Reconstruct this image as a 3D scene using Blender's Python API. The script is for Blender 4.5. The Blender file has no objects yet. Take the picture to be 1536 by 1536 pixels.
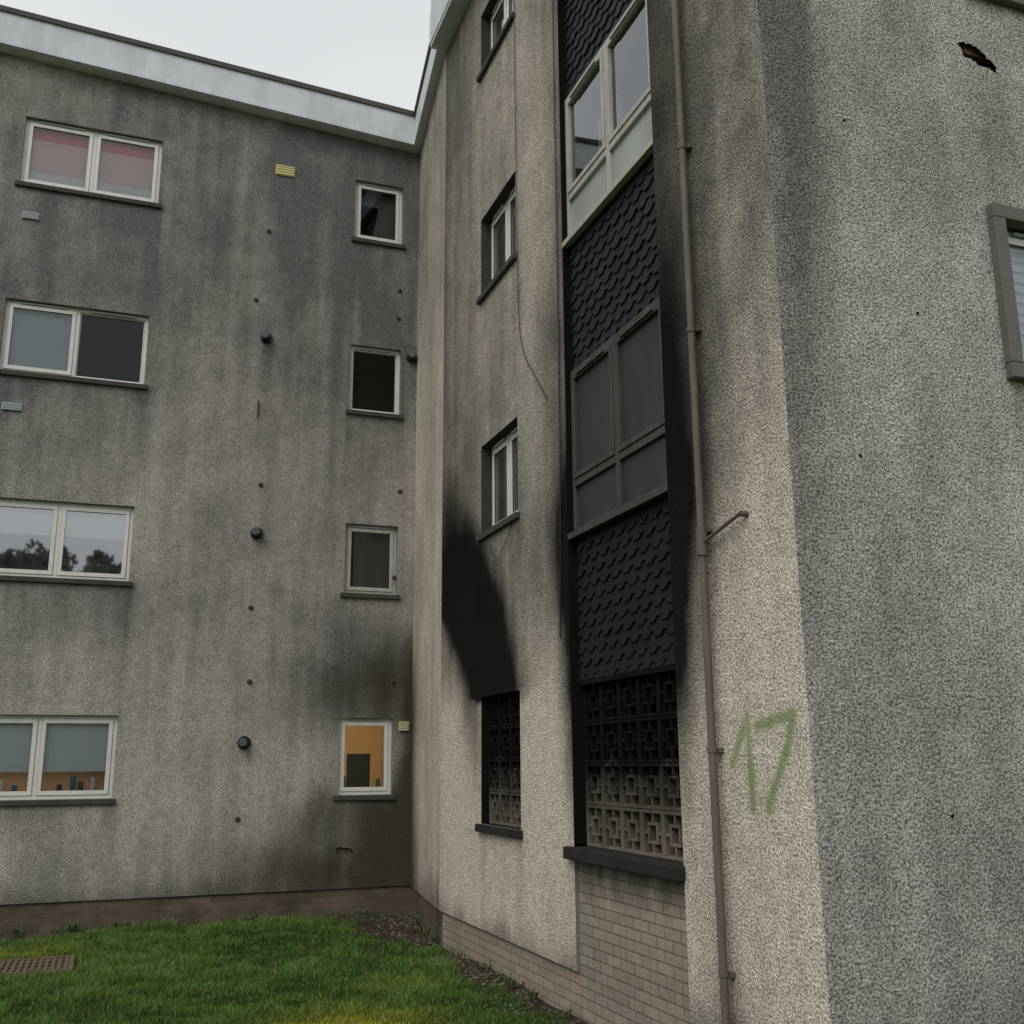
import bpy, math, random
import numpy as np
from mathutils import Matrix, Vector
random.seed(7); rng=np.random.default_rng(7)
H=1.9
YA=14.07; XB=3.42; YC=4.76
sc=bpy.context.scene
sc.view_settings.view_transform='Standard'
try: sc.view_settings.look='None'
except Exception: pass
sc.view_settings.exposure=0
def ss(a,b,x):
    t=np.clip((np.asarray(x,float)-a)/(b-a),0,1); return t*t*(3-2*t)
def gauss(x,z,cx,cz,sx,sz,ang=0):
    c,s=math.cos(ang),math.sin(ang); dx=x-cx; dz=z-cz
    u=(dx*c+dz*s)/sx; v=(-dx*s+dz*c)/sz
    return np.exp(-(u*u+v*v))
def vnoise(x,z,seed):
    xi=np.floor(x).astype(np.int64); zi=np.floor(z).astype(np.int64); fx=x-xi; fz=z-zi
    fx=fx*fx*(3-2*fx); fz=fz*fz*(3-2*fz)
    def h(a,b):
        n=(a*374761393+b*668265263+seed*1442695041)&0xffffffff; n=((n^(n>>13))*1274126177)&0xffffffff; n=n^(n>>16); return (n&0xffff)/65535.0
    return (h(xi,zi)*(1-fx)+h(xi+1,zi)*fx)*(1-fz)+(h(xi,zi+1)*(1-fx)+h(xi+1,zi+1)*fx)*fz
def fbm(x,z,sx,sz=None,octv=4,seed=1,r=.55):
    sz=sx if sz is None else sz; x=np.asarray(x,float)*sx+13.7*seed; z=np.asarray(z,float)*sz+7.1*seed; t=0;a=1;w=0
    for i in range(octv): t=t+a*vnoise(x,z,seed+i*17); w+=a; a*=r; x=x*2.03+3.1; z=z*2.03+1.7
    return t/w
# ---------------------------------------------------------------- node helpers
class NT:
    def __init__(s,name):
        s.m=bpy.data.materials.new(name); s.m.use_nodes=True; s.t=s.m.node_tree; s.t.nodes.clear()
        s.out=s.t.nodes.new("ShaderNodeOutputMaterial")
        s.tc=s.t.nodes.new("ShaderNodeTexCoord")
    def n(s,ty,**k):
        x=s.t.nodes.new(ty)
        for a,b in k.items(): setattr(x,a,b)
        return x
    def l(s,a,b): s.t.links.new(a,b)
    def setin(s,sock,v):
        if isinstance(v,bpy.types.NodeSocket): s.l(v,sock)
        else: sock.default_value=v
    def math(s,op,a,b=0.0,clamp=False):
        x=s.n("ShaderNodeMath",operation=op,use_clamp=clamp); s.setin(x.inputs[0],a); s.setin(x.inputs[1],b); return x.outputs[0]
    def mix(s,f,a,b,bt='MIX'):
        x=s.n("ShaderNodeMix",data_type='RGBA',blend_type=bt)
        s.setin(x.inputs[0],f); s.setin(x.inputs[6],a if not isinstance(a,tuple) else (*a,1)[:4]); s.setin(x.inputs[7],b if not isinstance(b,tuple) else (*b,1)[:4]); return x.outputs[2]
    def mapc(s,scale=(1,1,1),src=None):
        x=s.n("ShaderNodeMapping"); s.l(src or s.tc.outputs['Object'],x.inputs[0]); x.inputs['Scale'].default_value=scale; return x.outputs[0]
    def noise(s,scale,detail=2,rough=.55,vec=None,dist=0):
        x=s.n("ShaderNodeTexNoise"); s.l(vec or s.tc.outputs['Object'],x.inputs['Vector']); x.inputs['Scale'].default_value=scale; x.inputs['Detail'].default_value=min(detail,3); x.inputs['Roughness'].default_value=rough; x.inputs['Distortion'].default_value=dist; return x.outputs[0]
    def ramp(s,f,stops):
        x=s.n("ShaderNodeValToRGB"); s.l(f,x.inputs[0]); e=x.color_ramp.elements
        while len(e)<len(stops): e.new(.5)
        for i,(p,c) in enumerate(stops):
            e[i].position=p; e[i].color=(c,c,c,1) if not isinstance(c,tuple) else (*c,1)
        return x.outputs[0]
    def attr(s,name):
        x=s.n("ShaderNodeAttribute",attribute_name=name); return x
    def mr(s,f,a,b,c,d):
        x=s.n("ShaderNodeMapRange"); s.setin(x.inputs[0],f)
        for i,v in enumerate((a,b,c,d)): x.inputs[i+1].default_value=v
        return x.outputs[0]
    def bsdf(s,col,rough=.8,normal=None,spec=.3,metal=0):
        b=s.n("ShaderNodeBsdfPrincipled"); s.setin(b.inputs['Base Color'],col if not isinstance(col,tuple) else (*col,1)[:4]); s.setin(b.inputs['Roughness'],rough)
        b.inputs['Specular IOR Level'].default_value=spec; b.inputs['Metallic'].default_value=metal
        if normal is not None: s.l(normal,b.inputs['Normal'])
        s.l(b.outputs[0],s.out.inputs[0]); return b
    def bump(s,h,strength,dist,nrm=None):
        b=s.n("ShaderNodeBump"); s.l(h,b.inputs['Height']); b.inputs['Strength'].default_value=strength; b.inputs['Distance'].default_value=dist
        if nrm is not None: s.l(nrm,b.inputs['Normal'])
        return b.outputs[0]
# ---------------------------------------------------------------- materials
def mat_harl(name,clean,dirty,lo=.48,hi=1.50,sc_=80):
    N=NT(name)
    g=N.attr("grime_tone").outputs['Fac']; so=N.attr("soot").outputs['Fac']; mo=N.attr("moss").outputs['Fac']; pa=N.attr("paint").outputs['Fac']
    col=N.mix(g,clean,dirty)
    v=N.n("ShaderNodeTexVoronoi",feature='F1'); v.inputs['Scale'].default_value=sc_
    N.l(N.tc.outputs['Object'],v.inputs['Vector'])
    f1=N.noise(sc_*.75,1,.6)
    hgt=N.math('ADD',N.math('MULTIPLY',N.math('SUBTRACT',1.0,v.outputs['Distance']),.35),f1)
    k=N.mr(hgt,.48,.92,lo,hi)  # crevices darkened in the colour: dirt plus shading the bump lacks
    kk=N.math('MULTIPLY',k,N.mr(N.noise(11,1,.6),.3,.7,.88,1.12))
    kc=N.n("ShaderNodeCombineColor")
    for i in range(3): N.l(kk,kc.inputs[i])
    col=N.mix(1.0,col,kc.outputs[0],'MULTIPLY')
    col=N.mix(N.math('MULTIPLY',pa,N.mr(k,.5,1.2,.55,1.0),clamp=True),col,(.19,.30,.09))
    col=N.mix(mo,col,N.mix(N.math('MULTIPLY',k,.5),(.022,.019,.013),(.090,.082,.048)))
    col=N.mix(so,col,(.007,.0066,.0062))
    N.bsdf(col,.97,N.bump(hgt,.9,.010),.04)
    return N.m
def mat_simple(name,col,rough=.6,var=.25,scale=6,bump=.1,bscale=40,dirt=0,dirtcol=(.05,.045,.04),spec=.3,metal=0):
    N=NT(name); c2=tuple(c*(1-var) for c in col); c3=tuple(min(1,c*(1+var*.6)) for c in col)
    c=N.mix(N.noise(scale,3,.6),c2,c3)
    if dirt>0:
        d=N.ramp(N.noise(scale*.6,3,.7,vec=N.mapc((2,2,.7))),[(.42,0.0),(.75,1.0)])
        c=N.mix(N.math('MULTIPLY',d,dirt),c,dirtcol)
    N.bsdf(c,rough,N.bump(N.noise(bscale,2),bump,.01) if bump else None,spec,metal); return N.m
def mat_brick(name,c1,c2,mortar,dirt,dirtcol,sootz=None):
    N=NT(name)
    sp=N.n("ShaderNodeSeparateXYZ"); N.l(N.tc.outputs['Object'],sp.inputs[0])
    cb=N.n("ShaderNodeCombineXYZ"); N.l(sp.outputs[0],cb.inputs[0]); N.l(sp.outputs[2],cb.inputs[1])
    b=N.n("ShaderNodeTexBrick"); N.l(cb.outputs[0],b.inputs['Vector']); b.inputs['Scale'].default_value=1
    b.inputs['Brick Width'].default_value=.225; b.inputs['Row Height'].default_value=.075; b.inputs['Mortar Size'].default_value=.006; b.inputs['Mortar Smooth'].default_value=.3
    b.inputs['Color1'].default_value=(*c1,1); b.inputs['Color2'].default_value=(*c2,1); b.inputs['Mortar'].default_value=(*mortar,1); b.inputs['Bias'].default_value=-.1
    c=N.mix(1.0,b.outputs['Color'],N.mix(N.noise(25,3,.65),(.68,.68,.68),(1.25,1.25,1.25)),'MULTIPLY')
    d=N.ramp(N.noise(1.6,3,.7),[(.35,0.0),(.72,1.0)])
    f=N.math('MULTIPLY',d,dirt)
    if sootz:
        f=N.math('ADD',f,N.mr(N.math('ADD',sp.outputs[2],N.math('MULTIPLY',N.noise(5,3,vec=N.mapc((1,1,.3))),.5)),sootz[0],sootz[1],0,.9),clamp=True)
    c=N.mix(f,c,dirtcol)
    inv=N.math('SUBTRACT',1.0,b.outputs['Fac'])
    N.bsdf(c,.9,N.bump(N.noise(60,2),.3,.006,N.bump(inv,.7,.008)),.2); return N.m
def mat_glass(name,refl=.12,tint=(.93,.95,.94),rough=.02,grime_tone=.0,gcol=(.25,.25,.24)):
    N=NT(name)
    tr=N.n("ShaderNodeBsdfTransparent"); tr.inputs[0].default_value=(*tint,1)
    gl=N.n("ShaderNodeBsdfGlossy"); gl.inputs['Roughness'].default_value=rough
    gl.inputs[0].default_value=(.95,.97,1,1)
    nn=N.bump(N.noise(1.2,1),.04,.01); N.l(nn,gl.inputs['Normal'])
    fr=N.n("ShaderNodeFresnel"); fr.inputs[0].default_value=1.5
    f=N.math('ADD',N.math('MULTIPLY',fr.outputs[0],1.4),refl-.05,clamp=True)
    ms=N.n("ShaderNodeMixShader"); N.l(f,ms.inputs[0]); N.l(tr.outputs[0],ms.inputs[1]); N.l(gl.outputs[0],ms.inputs[2])
    if grime_tone:
        df=N.n("ShaderNodeBsdfDiffuse"); df.inputs[0].default_value=(*gcol,1)
        m2=N.n("ShaderNodeMixShader"); N.l(N.math('MULTIPLY',N.noise(5,3,.7),grime_tone*1.6,clamp=True),m2.inputs[0]); N.l(ms.outputs[0],m2.inputs[1]); N.l(df.outputs[0],m2.inputs[2]); N.l(m2.outputs[0],N.out.inputs[0])
    else: N.l(ms.outputs[0],N.out.inputs[0])
    return N.m
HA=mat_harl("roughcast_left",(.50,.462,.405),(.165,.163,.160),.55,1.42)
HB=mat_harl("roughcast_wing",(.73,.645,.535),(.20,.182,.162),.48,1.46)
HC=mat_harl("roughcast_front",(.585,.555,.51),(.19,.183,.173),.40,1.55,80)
PVC=mat_simple("white_upvc",(.76,.75,.70),.4,.08,8,0,dirt=.25,dirtcol=(.4,.38,.33),spec=.5)
BEI=mat_simple("beige_frame",(.50,.48,.42),.5,.15,8,.05,dirt=.45,dirtcol=(.2,.19,.16))
SOF=mat_simple("sooty_frame",(.095,.088,.081),.6,.3,5,.05,dirt=.6,dirtcol=(.035,.032,.03),spec=.2)
SOP=mat_simple("sooty_pane",(.062,.06,.058),.38,.45,2,.03,dirt=.6,dirtcol=(.025,.024,.023),spec=.35)
INF=mat_simple("infill_panel",(.42,.44,.42),.5,.15,3,.02,dirt=.4,dirtcol=(.15,.14,.13))
SILL=mat_simple("sill_concrete",(.085,.08,.073),.9,.4,9,.4,80,spec=.1)
SILB=mat_simple("sooty_sill",(.040,.038,.036),.9,.5,7,.4,60,spec=.1)
REV=mat_simple("reveal_render",(.24,.23,.215),.9,.3,7,.4,60)
REVD=mat_simple("sooty_shaded_reveal",(.07,.063,.058),.9,.4,6,.4,60,spec=.1)  # dark grey paint and soot, with recess shade put into the colour
BLK=mat_simple("charred_shaded_reveal",(.012,.0115,.011),.95,.3,6,.3,60,spec=.05)  # char black, with the shade of the bay recess included in the colour
ROOM=mat_simple("room_wall",(.10,.096,.092),.9,.1,2,0)
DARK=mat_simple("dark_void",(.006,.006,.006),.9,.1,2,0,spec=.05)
FAS=mat_simple("fascia_paint",(.68,.71,.745),.6,.12,2.5,.08,dirt=.5,dirtcol=(.36,.355,.34))
TRIM=mat_simple("roof_edge",(.09,.085,.075),.8,.3,5,.3)
SLATE1=mat_simple("shingle_blue",(.027,.027,.033),.7,.45,3,.3,90,spec=.2)
SLATE2=mat_simple("shingle_charred",(.024,.0235,.023),.8,.5,2.5,.3,90,spec=.12)
GL=mat_glass("window_glass",.03); GLM=mat_glass("window_glass_mid",.08); GLP=mat_glass("window_glass_sky",.14); GLR=mat_glass("reflecting_glass",.34); GLD=mat_glass("dusty_glass",.05,grime_tone=.22)
PIPE=mat_simple("pipe_paint",(.17,.14,.118),.55,.3,9,.1,dirt=.5,dirtcol=(.07,.06,.05))
BLKP=mat_simple("black_plastic",(.015,.016,.018),.4,.2,9,0,spec=.5)
RUST=mat_simple("rusty_metal",(.10,.07,.05),.85,.4,40,.3)
YEL=mat_simple("yellow_box",(.72,.64,.28),.6,.15,12,.05,dirt=.3,dirtcol=(.45,.4,.2))
CREAMB=mat_simple("cream_box",(.65,.57,.35),.6,.15,12,.05,dirt=.3)
GRL=mat_simple("vent_grey",(.38,.41,.44),.6,.15,12,0)
BRA=mat_brick("brick_dark",(.20,.145,.105),(.13,.105,.078),(.15,.14,.12),.75,(.045,.046,.03))
BRB=mat_brick("brick_buff",(.43,.34,.26),(.34,.275,.21),(.22,.195,.165),.35,(.14,.12,.09))
BRS=mat_brick("brick_buff_sooty",(.43,.36,.28),(.35,.295,.23),(.20,.18,.15),.35,(.075,.068,.06),sootz=(-.74,-.44))
# ---------------------------------------------------------------- mesh builders
ROOT=bpy.data.objects.new("apartment_building",None); sc.collection.objects.link(ROOT)
MA=Matrix.Translation((0,YA,H))
MBm=Matrix(((0,1,0,XB),(-1,0,0,0),(0,0,1,H),(0,0,0,1)))
MC=Matrix.Translation((0,YC,H))
class MB:
    def __init__(s): s.v=[];s.f=[];s.m=[]
    def box(s,x0,x1,y0,y1,z0,z1,mi=0):
        o=len(s.v)
        s.v+= [(x0,y0,z0),(x1,y0,z0),(x1,y1,z0),(x0,y1,z0),(x0,y0,z1),(x1,y0,z1),(x1,y1,z1),(x0,y1,z1)]
        for q in ((0,3,2,1),(4,5,6,7),(0,1,5,4),(1,2,6,5),(2,3,7,6),(3,0,4,7)): s.f.append([o+i for i in q]); s.m.append(mi)
    def poly(s,pts,mi=0):
        o=len(s.v); s.v+=pts; s.f.append(list(range(o,o+len(pts)))); s.m.append(mi)
    def pane(s,x0,x1,y,z0,z1,mi): s.poly([(x0,y,z0),(x1,y,z0),(x1,y,z1),(x0,y,z1)],mi)
    def ring(s,x0,x1,z0,z1,t,y0,y1,mi=0):
        s.box(x0,x1,y0,y1,z1-t,z1,mi); s.box(x0,x1,y0,y1,z0,z0+t,mi); s.box(x0,x0+t,y0,y1,z0+t,z1-t,mi); s.box(x1-t,x1,y0,y1,z0+t,z1-t,mi)
    def cyl(s,c,axis,r,l,mi=0,n=20,r2=None):
        o=len(s.v); r2=r if r2 is None else r2
        A=Vector(axis).normalized(); U=A.orthogonal().normalized(); W=A.cross(U); C=Vector(c)
        for k,(rr,tt) in enumerate(((r,0),(r2,l))):
            for i in range(n):
                a=2*math.pi*i/n; s.v.append(tuple(C+A*tt+U*math.cos(a)*rr+W*math.sin(a)*rr))
        for i in range(n): s.f.append([o+i,o+(i+1)%n,o+n+(i+1)%n,o+n+i]); s.m.append(mi)
        s.f.append([o+i for i in range(n)][::-1]); s.m.append(mi); s.f.append([o+n+i for i in range(n)]); s.m.append(mi)
    def done(s,name,mats,M=None,parent=ROOT,bevel=0):
        me=bpy.data.meshes.new(name); me.from_pydata(s.v,[],s.f); 
        for m in mats: me.materials.append(m)
        me.polygons.foreach_set("material_index",s.m); me.update()
        ob=bpy.data.objects.new(name,me); sc.collection.objects.link(ob)
        if parent: ob.parent=parent
        if M is not None: ob.matrix_basis=M
        if bevel:
            b=ob.modifiers.new("b",'BEVEL'); b.width=bevel; b.segments=2; b.limit_method='ANGLE'
        return ob
def lines(a,b,step,keys,fine=()):
    base=list(np.arange(a,b,step))+[b]
    for f0,f1,fs in fine: base=[x for x in base if not (f0<x<f1)]+list(np.arange(f0,f1,fs))
    keys=[k for k in keys if a<=k<=b]+[a,b]
    base=[x for x in base if all(abs(x-k)>.004 for k in keys)]
    return np.array(sorted(set(np.round(base,5))|set(np.round(keys,5))))
def wall(name,M,x0,x1,z0,z1,ops,mat,field,step=.07,fx=(),fz=(),skip=None,seed=1,streak=.5):
    xs=lines(x0,x1,step,[k for o in ops for k in o[:2]],fx); zs=lines(z0,z1,step,[k for o in ops for k in o[2:4]],fz)
    X,Z=np.meshgrid(xs,zs); nx,nz=len(xs),len(zs)
    co=np.zeros((nx*nz,3)); co[:,0]=X.ravel(); co[:,2]=Z.ravel()
    cx=(xs[:-1]+xs[1:])/2; cz=(zs[:-1]+zs[1:])/2; CX,CZ=np.meshgrid(cx,cz)
    keep=np.ones(CX.shape,bool)
    for o in ops: keep&=~((CX>o[0])&(CX<o[1])&(CZ>o[2])&(CZ<o[3]))
    if skip is not None: keep&=~skip(CX,CZ)
    J,I=np.nonzero(keep); a=J*nx+I
    faces=np.stack([a,a+1,a+1+nx,a+nx],1)
    me=bpy.data.meshes.new(name); me.vertices.add(len(co)); me.vertices.foreach_set("co",co.ravel())
    me.loops.add(faces.size); me.loops.foreach_set("vertex_index",faces.ravel().astype(np.int32))
    me.polygons.add(len(faces)); me.polygons.foreach_set("loop_start",np.arange(0,faces.size,4,dtype=np.int32)); me.polygons.foreach_set("loop_total",np.full(len(faces),4,dtype=np.int32))
    me.update(calc_edges=True)
    x,z=co[:,0],co[:,2]; fl=field(x,z)
    wx=x+(fbm(x,z,1.6,octv=4,seed=seed+31)-.5)*.42; wz=z+(fbm(x,z,1.6,octv=4,seed=seed+37)-.5)*.55
    sw=field(wx,wz)
    fl['grime_tone']=np.clip(fl['grime_tone']+(fbm(x,z,.8,octv=5,seed=seed)-.5)*.8+(fbm(x,z,7,.45,octv=4,seed=seed+3)-.5)*streak+(fbm(x,z,4.5,octv=3,seed=seed+5)-.5)*.35,0,1.2)
    so=.6*sw['soot']+.4*fl['soot']; so=so+((fbm(x,z,3,1.1,5,seed+7)-.5)*1.5+(fbm(x,z,6,.6,4,seed+8)-.5)*.8)*np.clip(so*(1.05-so),0,1); fl['soot']=np.clip(so,0,.985)
    mo=.6*sw['moss']+.4*fl['moss']; mo=mo*(.30+1.15*fbm(x,z,5,1.3,5,seed+9)); fl['moss']=np.clip(1-np.exp(-mo*1.25),0,.93)
    for k in ("grime_tone","soot","moss","paint"):
        at=me.attributes.new(k,'FLOAT','POINT'); v=fl.get(k); 
        if v is not None: at.data.foreach_set("value",(np.asarray(v)*np.ones(len(co))).astype(np.float32))
    me.materials.append(mat); ob=bpy.data.objects.new(name,me); sc.collection.objects.link(ob); ob.parent=ROOT; ob.matrix_basis=M
    return ob
# ---------------------------------------------------------------- dirt fields
BIG=[(-1.75,.01,7.56+.0,8.55),(-1.75,.01,4.91,5.90),(-1.75,.01,2.27,3.25),(-1.75,.01,-.39,.60)]
SML=[(2.76,3.49,7.54,8.50),(2.76,3.50,4.87,5.87),(2.76,3.50,2.26,3.23),(2.75,3.48,-.40,.59)]
def interp(z,p): a=np.array(p); return np.interp(z,a[:,0],a[:,1])
def fieldA(x,z):
    g=interp(z,[(-1.6,.38),(-.5,.22),(1,.36),(2.3,.36),(4,.46),(5.5,.62),(7.5,.78),(9.5,.66)])  # base tone, darker towards the top of the wall
    g=g+.35*gauss(x,z,3.2,7.6,.9,1.7)+.25*gauss(x,z,2.9,5.3,1,1.1)+.18*gauss(x,z,-1,6.9,2,.8)+.2*gauss(x,z,1.2,8.6,1.6,.8)
    g=g-.16*gauss(x,z,.6,-.6,1.4,1.0)-.12*gauss(x,z,1.3,4.2,1,.9)
    for (a,b,c,d) in BIG:
        g=g+.22*(ss(a-.1,a,x)*(1-ss(b,b+.1,x)))*np.exp(-np.clip(c-z,0,9)/.5)*(z<c)
        g=g+.42*np.exp(-((x-b)/.10)**2)*np.exp(-np.clip(c-z,0,9)/.8)*(z<c)+.3*np.exp(-((x-a-.35)/.10)**2)*np.exp(-np.clip(c-z,0,9)/.6)*(z<c)
    for (a,b,c,d) in SML: g=g+.3*np.exp(-((x-a)/.12)**2)*np.exp(-np.clip(c-z,0,9)/.7)*(z<c)
    for px_,pz_ in ((1.57,5.79),(1.57,3.0),(1.54,.27),(1.72,8.34)): g=g+.22*np.exp(-((x-px_)/.09)**2)*np.exp(-np.clip(pz_-z,0,9)/.7)*(z<pz_)
    g=g+.5*gauss(x,z,3.0,1.1,.9,.7)+.4*gauss(x,z,2.5,-1.0,1.1,.6)
    mo=3.6*np.exp(-((x-3.76)/(.12+.17*(1-ss(-1.6,.6,z))))**2)*(1-ss(.9,2.0,z))
    mo=mo+.9*gauss(x,z,2.95,1.0,.55,.36)+1.5*gauss(x,z,3.45,1.05,.3,.55)+3.0*gauss(x,z,3.5,-1.15,.5,.6)+2.0*gauss(x,z,2.8,-1.35,1.0,.28)+1.1*gauss(x,z,2.35,-.85,.22,.6,-.5)+1.5*gauss(x,z,3.25,-.65,.5,.28)
    mo=mo+.6*(1-ss(-1.6,-1.3,z))
    return dict(grime_tone=g,soot=0*x,moss=mo)
def fieldS(x,z):
    g=interp(z,[(-1.6,.45),(-.5,.14),(2,.10),(5,.20),(7,.46),(9.5,.65)])
    mo=2.2*np.exp(-(x/.42)**2)*(1-ss(.2,1.9,z))+.6*(1-ss(-1.6,-1.2,z))
    return dict(grime_tone=g,soot=.0*x,moss=mo)
def seg(px,pz,a,b):
    ax,az=a;bx,bz=b; dx,dz=bx-ax,bz-az; t=np.clip(((px-ax)*dx+(pz-az)*dz)/(dx*dx+dz*dz),0,1)
    return np.hypot(px-ax-t*dx,pz-az-t*dz)
def fieldB(x,z):
    Y=-x
    lo=interp(z,[(-.5,10.17),(.62,10.17),(.66,8.80),(.95,8.98),(1.63,9.35),(2.2,9.85),(2.8,10.4),(3.6,11.0)])
    hi=interp(z,[(-1.2,10.3),(-.5,10.5),(.2,10.8),(.64,11.05),(.95,11.35),(1.63,12.1),(2.2,12.6)])
    I=interp(z,[(-1.0,0),(-.4,.45),(.3,.95),(.7,1.15),(1.9,1.2),(2.3,1.05),(2.8,.80),(3.4,.52),(4.2,.25),(5,0)])
    so=I*ss(lo-.25,lo+.55,Y)*(1-ss(hi-.85,hi+.3,Y))
    so=np.maximum(so,(z>.6)*1.1*ss(8.95,9.25,Y)*np.exp(-((z-.62)/.28)**2)*(Y<10.4))
    so=np.maximum(so,.55*interp(z,[(.5,0),(1,1),(2.3,.95),(3.2,.8),(5,.45),(7,.2)])*ss(9.2,10.8,Y))
    so=so+.45*gauss(Y,z,8.7,1.9,1.3,.8)*(1-np.clip(so,0,1))
    dl=np.clip(Y-7.9,0,9)
    sl=(Y>7)*interp(z,[(-1.1,0),(-.5,.5),(.4,1),(1.2,1.2),(2,1.15),(3,.8),(4,.55),(8,.42)])*np.exp(-(dl/interp(z,[(-.5,.09),(.3,.16),(.9,.36),(1.5,.52),(2.5,.60),(4,.42)]))**1.5)
    so=np.maximum(so,sl)
    dr=np.clip(6.19-Y,0,9)
    so=np.maximum(so,(Y<7)*interp(z,[(-.9,0),(-.4,.25),(.2,.7),(.6,1.15),(1.7,1.35),(2.3,1.25),(3,1.0),(4,.78),(8,.5)])*np.exp(-(dr/interp(z,[(-.5,.13),(.3,.25),(.8,.40),(1.6,.58),(2.2,.60),(3.5,.56),(6,.45)]))**2.0))
    g=np.where(Y>7,interp(z,[(-1.6,.3),(-1.2,.07),(.5,.12),(1.3,.36),(2.2,.50),(3.5,.48),(5,.52),(9,.72)]),interp(z,[(-1.6,.2),(-1,.08),(.8,.16),(1.8,.42),(3,.70),(5,.80)]))  # base tone by height, darker higher up
    g=g+.15*ss(10,11.4,Y)*ss(1,3,z)-.2*gauss(Y,z,8.35,.1,.5,.9)
    g=g+.25*np.exp(-((Y-5.74)/.14)**2)
    for (a,b) in ((4.9,9.1),(2.2,9.1),(-.65,9.1),(-.65,10.1)): g=g+.3*np.exp(-((Y-b)/.1)**2)*np.exp(-np.clip(a-z,0,9)/.5)*(z<a)
    d=np.minimum.reduce([seg(Y,z,(5.53,-.01),(5.345,.25)),seg(Y,z,(5.345,.25),(5.34,-.27)),seg(Y,z,(5.25,.19),(4.90,.245)),seg(Y,z,(4.90,.245),(4.95,.10)),seg(Y,z,(4.95,.10),(5.19,-.26))])
    pa=.78*(1-ss(.008,.048,d))*(.5+.8*fbm(Y,z,6,None,3,3))+.16*(1-ss(.02,.11,d))
    return dict(grime_tone=g,soot=so,moss=.5*(1-ss(-1.6,-1.35,z)),paint=np.clip(pa,0,.9))
def fieldC(x,z):
    g=interp(z,[(-1.8,.65),(-.8,.48),(.8,.38),(3,.32),(6,.36)])
    g=g+.55*gauss(x,z,3.5,3.0,.38,2.2)+.4*gauss(x,z,3.45,5,.45,1.5)+.25*gauss(x,z,6.2,.3,1.2,1.2)+.25*np.exp(-((x-5.2)/.1)**2)*np.exp(-np.clip(2.3-z,0,9)/.7)*(z<2.3)+.3*gauss(x,z,5.2,4.1,.2,.5)
    return dict(grime_tone=g,soot=0*x,moss=.2*(1-ss(-1.6,-.9,z)))
# ---------------------------------------------------------------- walls
def blob(cx,cz,rx,rz,seed,ang=0):
    def f(X,Z):
        c,s=math.cos(ang),math.sin(ang); dx=(X-cx)*c+(Z-cz)*s; dz=-(X-cx)*s+(Z-cz)*c
        a=np.arctan2(dz/rz,dx/rx); r=np.hypot(dx/rx,dz/rz)
        return r<.85+.13*np.sin(a*3+seed)+.09*np.sin(a*5+seed*2.1)+.05*np.sin(a*9+seed*3)
    return f
PL=-1.55
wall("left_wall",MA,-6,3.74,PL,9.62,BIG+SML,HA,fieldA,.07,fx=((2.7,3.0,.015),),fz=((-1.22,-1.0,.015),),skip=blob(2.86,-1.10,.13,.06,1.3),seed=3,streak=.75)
ex=Vector((-.32,-2.46,0)).normalized(); ey=Vector((0,0,1)).cross(ex)
MS=Matrix(((ex.x,ey.x,0,3.74),(ex.y,ey.y,0,YA),(0,0,1,H),(0,0,0,1)))
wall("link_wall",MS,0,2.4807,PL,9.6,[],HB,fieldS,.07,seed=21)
BW=[(-10.17,-9.07,7.76,8.56),(-10.17,-9.07,4.97,5.91),(-10.17,-9.07,2.30,3.26),(-10.17,-9.07,-.58,.64)]
BAY=(-7.90,-6.17,-5,12)
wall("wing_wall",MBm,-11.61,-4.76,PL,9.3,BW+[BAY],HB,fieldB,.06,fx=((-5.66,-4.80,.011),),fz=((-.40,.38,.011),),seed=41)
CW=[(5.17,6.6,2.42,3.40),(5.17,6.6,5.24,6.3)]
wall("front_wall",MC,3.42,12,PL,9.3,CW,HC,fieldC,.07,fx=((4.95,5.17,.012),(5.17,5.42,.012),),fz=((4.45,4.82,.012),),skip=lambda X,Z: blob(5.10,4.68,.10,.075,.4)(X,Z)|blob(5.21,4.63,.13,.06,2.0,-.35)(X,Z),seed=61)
b=MB(); b.box(2.7,3.02,.04,.1,-1.25,-.95); b.done("exposed_brick",[BRA],MA)
b=MB()
for i in range(-1,4):
    for j in range(0,4):
        xx=4.86+j*.232+(i%2)*.11; zz=4.44+i*.083+.083; dd=random.choice([.04,.06,.09])
        b.box(xx,xx+.215,dd,.2,zz,zz+.07,0)
b.box(4.8,5.6,.12,.2,4.4,4.9,1)
b.done("exposed_brick",[mat_simple("red_brick",(.24,.12,.075),.9,.6,14,.7,25),mat_simple("dark_mortar",(.05,.045,.04),.9,.5,12,.5,25)],MC)
b=MB()
for x,z in ((4.42,2.66),(4.0,3.9),(4.75,5.0),(4.3,-.3),(3.9,1.7)): b.cyl((x,-.002,z),(0,-1,0),.009,.004,0,9)
b.done("old_fixing_holes",[DARK],MC)
def reveal(M,o,d,mat,name="window_reveal"):
    b=MB(); x0,x1,z0,z1=o[:4]
    b.poly([(x0,0,z0),(x0,d,z0),(x0,d,z1),(x0,0,z1)]); b.poly([(x1,0,z0),(x1,0,z1),(x1,d,z1),(x1,d,z0)])
    b.poly([(x0,0,z1),(x0,d,z1),(x1,d,z1),(x1,0,z1)]); b.poly([(x0,0,z0),(x1,0,z0),(x1,d,z0),(x0,d,z0)])
    b.done(name,[mat],M)
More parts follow.
